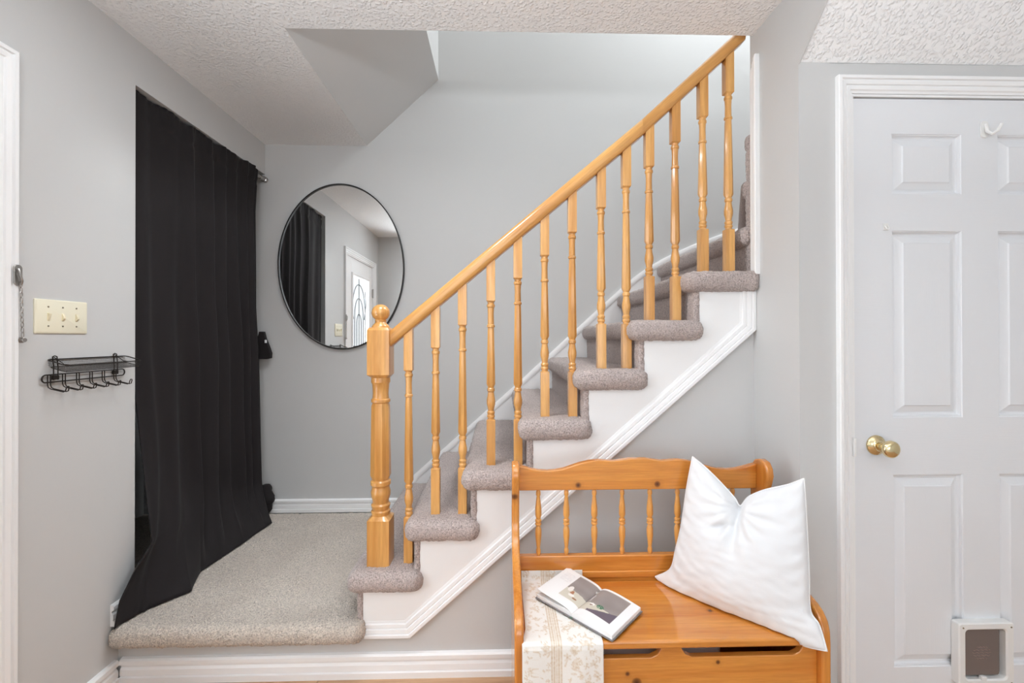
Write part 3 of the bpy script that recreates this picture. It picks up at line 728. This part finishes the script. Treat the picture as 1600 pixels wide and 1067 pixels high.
for j in range(nT+1):
    tz = j/nT; 
    for i in range(nS+1):
        s = i/nS
        ztop = 2.240 - .014*abs(math.sin(s*math.pi*4.3+.3))**3 * min(1, s*6)
        z = ztop + (.228-ztop)*tz
        l0 = interp(L0, z); e1 = interp(E1, z); p = l0.lerp(e1, s)
        p = p + (interp(E0, z)-l0)*(max(0, 1-s/.55))**2
        gather = math.exp(-((z-2.155)/.010)**2)*.005 + .006*math.exp(-((z-2.24)/.03)**2)*math.sin(s*150)*.4
        fade = min(1, (s)/.06) * min(1, (1-s)/.04+.3)
        p.x += fold(p.y, z, s)*fade - gather
        z0_ = .78 - .33*min(1, s/.8); k = max(0, min(1, (z0_-z)/(z0_-.232))); k = k*k*(1.6-.6*k)
        k *= min(1, s/.10)**.8 if s < .10 else 1
        hp = hemp(s); hp.x += .010*math.sin(s*40)*math.sin(math.pi*k)
        p = p.lerp(hp, k)
        p.x += .010*noise.noise(Vector((p.y*5, z*2.2, 1.3)))*fade
        if s < .04 and z > .9: p.x -= 0
        if z > 2.15: p.x = max(p.x, -1.452 + .043*(p.y-1.766)/.95 + .0125)
        m_.v.append((min(p.x, -1.2), min(p.y, 2.70), z + (.006*math.sin(s*55)*k if z > .26 else 0)))
for j in range(nT):
    for i in range(nS):
        a = j*(nS+1)+i; m_.f.append((a, a+1, a+nS+2, a+nS+1))
cu = thing('black_curtain', 'floor-length black curtain filling the closet doorway and spilling onto the carpet', 'curtain', (-1.4, 2.2, .225))
co = obj('curtain_cloth', m_, M['black_cloth'], cu, smooth=True, angle=180)
so = co.modifiers.new('solid', 'SOLIDIFY'); so.thickness = .003; so.offset = 0
# tie-back strap showing beyond the far edge, bunched hem in the corner
def ribbon(pts, wd, th):
    m2 = MB(); rg = []
    for x_, y_, z_ in pts: rg.append([(x_-th, y_-wd, z_), (x_+th, y_-wd, z_), (x_+th, y_+wd, z_), (x_-th, y_+wd, z_)])
    return m2.rings(rg)
tb = obj('tieback', MB().rings([[(-1.395+a*wd_, 2.655+b*.012, z_) for a, b in ((-1, -1), (1, -1), (1.15, 0), (1, 1), (-1, 1))] for z_, wd_ in ((1.30, .012), (1.26, .022), (1.215, .040), (1.175, .052), (1.145, .050), (1.14, .03))]), M['black_cloth'], cu, smooth=True, angle=50)
obj('care_tag', MB().box(-1.371, -1.361, 2.635, 2.642, 1.234, 1.252), M['white_fabric'], tb, bevel=.001)
m2 = MB(); rg = []
for k in range(14):
    z_ = .235 + k*.013; rr_ = .04*math.sin(math.pi*(k+.8)/15)**.6
    rg.append([(-1.375 + rr_*(1+.25*math.sin(q*1.9+k))*math.cos(q*math.pi/6), 2.665 + .8*rr_*math.sin(q*math.pi/6), z_) for q in range(12)])
obj('bunched_hem', m2.rings(rg), M['black_cloth'], cu, smooth=True, angle=70)

# ------------------------------------------------------------------ bench
be = thing('storage_bench', 'honey pine storage bench with spindle back and lift-up seat', 'bench', (.466, 1.37, 0))
BX0, BX1 = .036, .897
side = [(1.548, 0), (1.548, .79), (1.540, .823), (1.522, .845), (1.492, .853), (1.466, .848), (1.450, .830), (1.446, .805), (1.455, .775), (1.472, .74), (1.482, .70), (1.484, .66), (1.476, .62), (1.455, .585), (1.425, .563), (1.40, .555), (1.375, .545), (1.345, .530), (1.31, .524),
        (1.275, .521), (1.245, .514), (1.222, .503), (1.205, .485), (1.197, .462), (1.195, .43), (1.195, 0)]
for x in (BX0, BX1-.025):
    obj('side_panel', MB().prism(side, x, x+.025, 'yz'), M['pine_side'], be, bevel=.006, seg=3)
IX0, IX1 = BX0+.025, BX1-.025
scal = [(.061, .831), (.082, .826), (.103, .820), (.13, .815), (.157, .813), (.185, .815), (.212, .820), (.24, .829), (.268, .838), (.30, .845), (.332, .848), (.36, .846), (.386, .8445), (.412, .848), (.441, .852)]
ctr = .4665
scal2 = scal + [(2*ctr-a, b) for a, b in reversed(scal)]
obj('top_rail', MB().prism(scal2 + [(IX1, .748), (IX0, .748)], 1.505, 1.530), M['pine_top'], be, bevel=.003, seg=2)
obj('lower_rail', MB().box(IX0, IX1, 1.505, 1.530, .470, .527), M['pine_x'], be, bevel=.003)
obj('back_cleat', MB().box(IX0, IX1, 1.501, 1.532, .4535, .476), M['pine_x'], be, bevel=.0025)
sprof = [(.522, .0055, 'c'), (.530, .0058, 'c'), (.534, .0078, 'c'), (.545, .0080, 'c'), (.549, .0058, 'c'), (.556, .0065, 'c'), (.59, .0105, 'c'), (.612, .0108, 'c'), (.626, .0068, 'c'), (.629, .0105, 'c'), (.634, .0105, 'c'), (.637, .0078, 'c'), (.640, .0105, 'c'), (.646, .0105, 'c'),
         (.649, .0070, 'c'), (.662, .0108, 'c'), (.685, .0105, 'c'), (.719, .0065, 'c'), (.726, .0058, 'c'), (.730, .0080, 'c'), (.741, .0078, 'c'), (.745, .0055, 'c'), (.752, .0055, 'c')]
for k in range(8):
    x = .127 + .0953*k
    obj('spindle', MB().lathe(sprof, 20, 'z', (0, 0, 0)), M['pine_z'], be, loc=(x, 1.5175, 0), smooth=True, angle=35, world=False)
obj('seat', MB().box(IX0+.001, IX1-.001, 1.196, 1.499, .424, .4465), M['pine_seat'], be, bevel=.006, seg=3)
fz = .4235
def slot(a, b): return [(a, fz), (a+.003, .408), (a+.012, .395), (a+.030, .387), (b-.030, .387), (b-.012, .395), (b-.003, .408), (b, fz)]
pts = [(IX0, .05), (IX0, fz)] + slot(.100, .440) + slot(.493, .834) + [(IX1, fz), (IX1, .05)]
obj('front_panel', MB().prism(pts, 1.2165, 1.236), M['pine_front'], be, bevel=.002)
obj('back_panel', MB().box(IX0, IX1, 1.505, 1.518, .05, .452), M['pine_x'], be)
obj('bottom_panel', MB().box(IX0, IX1, 1.237, 1.504, .05, .062), M['pine_x'], be)
bl = obj('folded_blanket', fuzzy_box(.10, .64, 1.27, 1.47, .063, .416, .03, .02, .002), M['white_fabric'], smooth=True, angle=180)
tag(bl, 'white folded blanket glimpsed through the hand slots inside the pine bench', 'blanket')

# ------------------------------------------------------------------ table runner with print
def setprint(o, cols):
    me = o.data; ca = me.color_attributes.new('print', 'FLOAT_COLOR', 'POINT')
    ca.data.foreach_set('color', [c for col in cols for c in (*lin(col), 1)])
rw, nU, nV = .205, 118, 0
# path of the runner: up the back rail, across the seat, over the edge, down the front
path = [(1.4995, .482), (1.498, .462), (1.492, .4515), (1.48, .4495), (1.40, .4495), (1.30, .4495), (1.215, .4495), (1.200, .4485), (1.192, .443), (1.1895, .432), (1.189, .40), (1.187, .30), (1.186, .20), (1.187, .13)]
pl = []; acc = 0
for (a, b), (c_, d_) in zip(path, path[1:]):
    L = math.hypot(c_-a, d_-b); n_ = max(1, round(L/.0019))
    for k in range(n_): pl.append((a+(c_-a)*k/n_, b+(d_-b)*k/n_, acc + L*k/n_))
    acc += L
pl.append((*path[-1], acc))
rp = random.Random(11)
motifs = []
def flower(u, v, r, n_=6):
    for k in range(n_):
        a = 2*math.pi*k/n_ + rp.random(); motifs.append(('e', u+r*.62*math.cos(a), v+r*.62*math.sin(a), r*.42, r*.26, a, .62))
    motifs.append(('e', u, v, r*.28, r*.28, 0, 1.0))
def leaf(u, v, l, a): motifs.append(('e', u, v, l, l*.38, a, .55)); motifs.append(('e', u, v, l*.95, l*.07, a, 1.0))
v = .03
while v < acc:
    for (ua, ub) in ((.008, .062), (.098, .196)):
        wd = ub-ua
        for _ in range(4 if wd < .06 else 6):
            u = ua + rp.random()*wd; r = rp.uniform(.006, .011) if wd < .06 else rp.uniform(.007, .014)
            flower(u, v+rp.uniform(-.02, .02), r, rp.choice([5, 6, 7]))
        for _ in range(8 if wd < .06 else 16):
            leaf(ua + rp.random()*wd, v+rp.uniform(-.03, .03), rp.uniform(.004, .010), rp.uniform(0, math.pi))
    v += .05
buck = {}
for m0 in motifs:
    R_ = max(m0[3], m0[4])
    for b in range(int((m0[2]-R_)/.02)-1, int((m0[2]+R_)/.02)+2): buck.setdefault(b, []).append(m0)
m_ = MB(); cols = []
for (py_, pz_, v) in pl:
    for i in range(nU+1):
        u = rw*i/nU
        front = v > .30
        x = .068 + u - (.012*min(1, max(0, (v-.27)/.06)) if u < .03 else 0)
        hang = max(0, min(1, (v-.31)/.15))
        yy = py_ - hang*.004*(1+math.sin(u*46+1)) - .0008*noise.noise(Vector((u*30, v*20, 0)))
        zz = pz_ + .0009*noise.noise(Vector((u*24, v*16, 5)))*(1-hang)
        m_.v.append((x, yy, zz))
        base = (236, 233, 228); d = 0.0
        for (_, cu_, cv_, ea, eb, an, st_) in buck.get(int(v/.02), []):
            du, dv = u-cu_, v-cv_
            if abs(du) > ea and abs(dv) > ea: continue
            p_ = (du*math.cos(an)+dv*math.sin(an))/ea; q_ = (-du*math.sin(an)+dv*math.cos(an))/eb
            e = p_*p_+q_*q_
            if e < 1: d = max(d, st_*min(1, (1-e)*3))
        if .066 < u < .094:
            st2 = math.sin((u-.066)/.028*math.pi*9); d = max(d, 1.0 if st2 > .0 else .35)
        d *= .75 + .5*noise.noise(Vector((u*160, v*160, 3)))
        speck = .16*noise.noise(Vector((u*420, v*420, 8)))
        if u < .004 or u > rw-.004: d = 0
        tan = (196, 170, 138)
        d = max(0, min(1, d*.8+speck))
        cols.append([base[q]+(tan[q]-base[q])*d for q in range(3)])
W = nU+1
for j in range(len(pl)-1):
    for i in range(nU): a = j*W+i; m_.f.append((a, a+1, a+W+1, a+W))
ru = obj('table_runner', m_, M['print_cloth'], smooth=True, angle=180)
setprint(ru, cols)
so = ru.modifiers.new('solid', 'SOLIDIFY'); so.thickness = .0022; so.offset = 1
tag(ru, 'cream table runner with tan floral print and stripes draped over the bench seat', 'cloth')

# ------------------------------------------------------------------ open book
bk = thing('open_book', 'open hardcover photo book lying face up on the printed runner', 'book', (.262, 1.352, .4525))
ang = math.radians(-47.5); bo = Vector((.262, 1.352, .4525))
ud = Vector((math.cos(ang), math.sin(ang), 0)); vd = Vector((-math.sin(ang), math.cos(ang), 0))*-1
# u: across the spread, v: towards the foot of the page (front left)
vd = Vector((math.cos(ang-math.radians(86)), math.sin(ang-math.radians(86)), 0))
def B(u, v, h): return bo + ud*u + vd*v + Vector((0, 0, h))
PW, PH = .136, .168
def hgt(u):
    a = abs(u)/PW
    if u < 0: base = .012 + .013*(1-math.exp(-a*9)) - .004*a
    else: base = .012 + .013*(1-math.exp(-a*9)) - .011*a*a
    return base
def slab(u0, u1, v0, v1, h0, h1f, n_=16):
    m2 = MB(); rg = []
    for k in range(n_+1):
        u = u0+(u1-u0)*k/n_; h1 = h1f(u)
        rg.append([B(u, v0, h0), B(u, v1, h0), B(u, v1, h1), B(u, v0, h1)])
    return m2.rings(rg)
for s_ in (-1, 1):
    obj('cover', slab(s_*.004, s_*(PW+.004), -PH/2-.004, PH/2+.004, .001, lambda u: .0035, 2), M['cover'], bk)
    obj('page_block', slab(s_*.0005, s_*PW, -PH/2, PH/2, .0036, lambda u: hgt(u)-.0008 - (.008*min(1, abs(u)/.06) if u < 0 else 0), 16), M['page'], bk, smooth=True, angle=40)
obj('spine', slab(-.006, .006, -PH/2-.004, PH/2+.004, .0, lambda u: .003, 2), newmat('green_spine', (88, 112, 100), .6)[0], bk)
def printed(side):
    m2 = MB(); cl = []; nu, nv = 84, 100
    for j in range(nv+1):
        for i in range(nu+1):
            a = i/nu; u = (a*PW if side > 0 else -PW + a*PW); q = j/nv; v = -PH/2 + PH*q
            h = hgt(u)
            if side < 0: h += .013*((1-a)**2)*(1-q*.3)
            m2.v.append(tuple(B(u, v, h)))
            c_ = (240, 240, 240)
            inp = (a > .44 and .05 < q < .80) if side < 0 else (a < .80 and .05 < q < .82)
            if inp:
                U_ = a*.5 if side < 0 else .5 + a*.5   # across the spread
                Q = (q-.05)/.76
                c_ = (146, 137, 134)
                k_ = noise.noise(Vector((U_*6, Q*5, 1)))*10; c_ = tuple(x+k_-14*Q*0 for x in c_)
                line = .60 + .22*(U_-.25)
                if Q > line: c_ = (206, 200, 186)
                if Q > .93 - .30*max(0, U_-.62)/.3 and U_ > .60: c_ = (104, 94, 104)
                for cu_, cq, rx_, rz_, cc in ((.27, .60, .030, .11, (232, 226, 220)), (.325, .72, .022, .09, (170, 120, 90)), (.34, .80, .04, .05, (236, 232, 226)), (.40, .86, .03, .03, (150, 110, 80)), (.60, .72, .035, .05, (240, 238, 234)), (.595, .745, .02, .02, (120, 80, 60)), (.535, .45, .012, .16, (196, 194, 196)), (.505, .16, .018, .05, (220, 218, 214))):
                    if ((U_-cu_)/rx_)**2 + ((Q-cq)/rz_)**2 < 1: c_ = cc
                pg = ((U_-.70)/.045)**2 + ((Q-.70)/.075)**2
                if pg < 1 and noise.noise(Vector((U_*70, Q*50, 4))) > -.12: c_ = (58, 112, 84)
                if Q < .035: c_ = (168, 158, 154)
            elif side < 0 and .10 < a < .38 and .12 < q < .42 and math.sin(q*230) > .35 and noise.noise(Vector((a*60, q*90, 2))) > -.1:
                c_ = (214, 214, 216)
            cl.append(c_)
    for j in range(nv):
        for i in range(nu): a = j*(nu+1)+i; m2.f.append((a, a+1, a+nu+2, a+nu+1))
    o = obj('printed_page', m2, M['print_page'], bk, smooth=True, angle=180); setprint(o, cl)
    so_ = o.modifiers.new('solid', 'SOLIDIFY'); so_.thickness = .0006; so_.offset = 0
printed(-1); printed(1)

# ------------------------------------------------------------------ pillow
pw = thing('white_pillow', 'white square throw pillow with a chopped top leaning in the bench corner', 'pillow', (.69, 1.33, .45))
BLp = Vector((.515, 1.50, .452)); pn = Vector((-.7024, -.6929, .1631)); pu = Vector((.6997, -.7142, -.0207)); pv_ = Vector((.1308, .0995, .9864))
left = [(.005, .006), (.053, .049), (.066, .116), (.078, .202), (.085, .317), (.096, .422)]
right = [(.484, -.001), (.465, .054), (.443, .085), (.436, .174), (.426, .289), (.412, .425)]
topc = [(.096, .422), (.146, .393), (.198, .355), (.235, .324), (.252, .306), (.273, .338), (.315, .369), (.372, .398), (.412, .425)]
bot = [(.005, .006), (.054, -.013), (.138, -.011), (.261, -.006), (.346, -.007), (.424, -.013), (.484, -.001)]
def curve(pts):
    P = [Vector(p) for p in pts]; d = [0]
    for a, b in zip(P, P[1:]): d.append(d[-1]+(b-a).length)
    def f(t):
        t *= d[-1]
        for k in range(len(P)-1):
            if t <= d[k+1]+1e-9:
                f_ = (t-d[k])/(d[k+1]-d[k]); p0 = P[max(k-1, 0)]; p1 = P[k]; p2 = P[k+1]; p3 = P[min(k+2, len(P)-1)]
                return .5*((2*p1)+(p2-p0)*f_+(2*p0-5*p1+4*p2-p3)*f_**2+(3*p1-p0-3*p2+p3)*f_**3)
        return P[-1]
    return f
cl_, cr_, ct_, cb_ = curve(left), curve(right), curve(topc), curve(bot)
def ppos(s, t):
    c00, c10, c01, c11 = Vector(bot[0]), Vector(bot[-1]), Vector(topc[0]), Vector(topc[-1])
    return (1-t)*cb_(s)+t*ct_(s)+(1-s)*cl_(t)+s*cr_(t)-((1-s)*(1-t)*c00+s*(1-t)*c10+(1-s)*t*c01+s*t*c11)
nn = 90; m_ = MB(); grid = {}
for sd in (0, 1):
    for j in range(nn+1):
        for i in range(nn+1):
            s, t = i/nn, j/nn
            if sd == 1 and (i in (0, nn) or j in (0, nn)): grid[(sd, i, j)] = grid[(0, i, j)]; continue
            q = ppos(s, t)
            th = .075*(math.sin(math.pi*s)**.55)*(math.sin(math.pi*t)**.5)
            # chopped notch: a valley running down from the notch
            du = q.x-.248 - .10*max(0, .30-q.y); dv = q.y-.305
            val = math.exp(-(du/.020)**2)*math.exp(-max(0, -dv)/.05)
            crs = .6*math.exp(-((q.y-.237-.35*(q.x-.215)*(q.x < .25))/.013)**2)*math.exp(-((q.x-.215)/.035)**2)
            th *= (1-.92*val)
            th -= .03*math.exp(-(du/.007)**2)*math.exp(-max(0, -dv)/.03)*min(1, (1-t)*14)
            th -= .034*crs if sd == 0 else 0
            r_ = math.hypot(q.x-.25, q.y-.30); an = math.atan2(q.y-.30, q.x-.25)
            wr = .0035*math.sin(an*13)*math.exp(-((r_-.07)/.04)**2)
            ed = min(s, 1-s, t, 1-t)
            wr += .004*math.exp(-ed/.07)*math.sin((s if min(t, 1-t) < min(s, 1-s) else t)*60+2*math.sin(s*9))*min(1, ed*30)
            wr += .0035*noise.noise(Vector((q.x*9, q.y*12, sd*3)))+.0015*noise.noise(Vector((q.x*26+q.y*10, q.y*60, sd*3)))
            h = (th + wr*min(1, ed*12)) * (1 if sd == 0 else -.75)
            if sd == 1: h = -abs(th)*.72
            P_ = BLp + pu*q.x + pv_*q.y + pn*h
            if P_.z < .4515 and P_.y > 1.19: P_.z = .4515 + (P_.z-.4515)*.12
            if P_.x > .868 and P_.z < .53 and P_.y > 1.195: P_.x = .868 + (P_.x-.868)*.05
            if P_.y > 1.500 : P_.y = 1.500 + (P_.y-1.500)*.03
            if P_.x > .962: P_.x = .962
            grid[(sd, i, j)] = len(m_.v); m_.v.append(tuple(P_))
for sd in (0, 1):
    for j in range(nn):
        for i in range(nn):
            a, b, c_, d_ = grid[(sd, i, j)], grid[(sd, i+1, j)], grid[(sd, i+1, j+1)], grid[(sd, i, j+1)]
            m_.f.append((a, b, c_, d_) if sd == 0 else (a, d_, c_, b))
po = obj('pillow_body', m_, M['white_fabric'], pw, smooth=True, angle=180)
edge = [m_.v[grid[(0, i, 0)]] for i in range(nn+1)] + [m_.v[grid[(0, nn, j)]] for j in range(1, nn+1)] + [m_.v[grid[(0, i, nn)]] for i in range(nn-1, -1, -1)] + [m_.v[grid[(0, 0, j)]] for j in range(nn-1, -1, -1)]
obj('seam_piping', MB().tube(edge, .0022, 6), M['piping'], pw, smooth=True, angle=180)

# ------------------------------------------------------------------ hooks on the door
hk = obj('adhesive_hook', MB().prism(rrect(1.578, 1.602, 1.918, 1.972, .010), DY-.005, DY-.001).tube([(1.592, DY-.005, 1.960), (1.590, DY-.012, 1.935), (1.596, DY-.022, 1.922), (1.606, DY-.030, 1.930), (1.614, DY-.034, 1.950)], [.005, .005, .005, .0045, .004], 8), M['white_plastic'], smooth=True, angle=35)
tag(hk, 'white plastic adhesive hook stuck near the top of the closet door', 'hook')
hk2 = obj('cup_hook', MB().box(1.250, 1.266, DY-.004, DY-.001, 1.612, 1.634).tube([(1.254, DY-.004, 1.628), (1.254, DY-.010, 1.616), (1.258, DY-.012, 1.612), (1.263, DY-.010, 1.616), (1.263, DY-.006, 1.626)], .0016, 8), M['white_plastic'], bevel=.001)
tag(hk2, 'tiny white hook at the top corner of the tall middle panel of the closet door', 'hook')
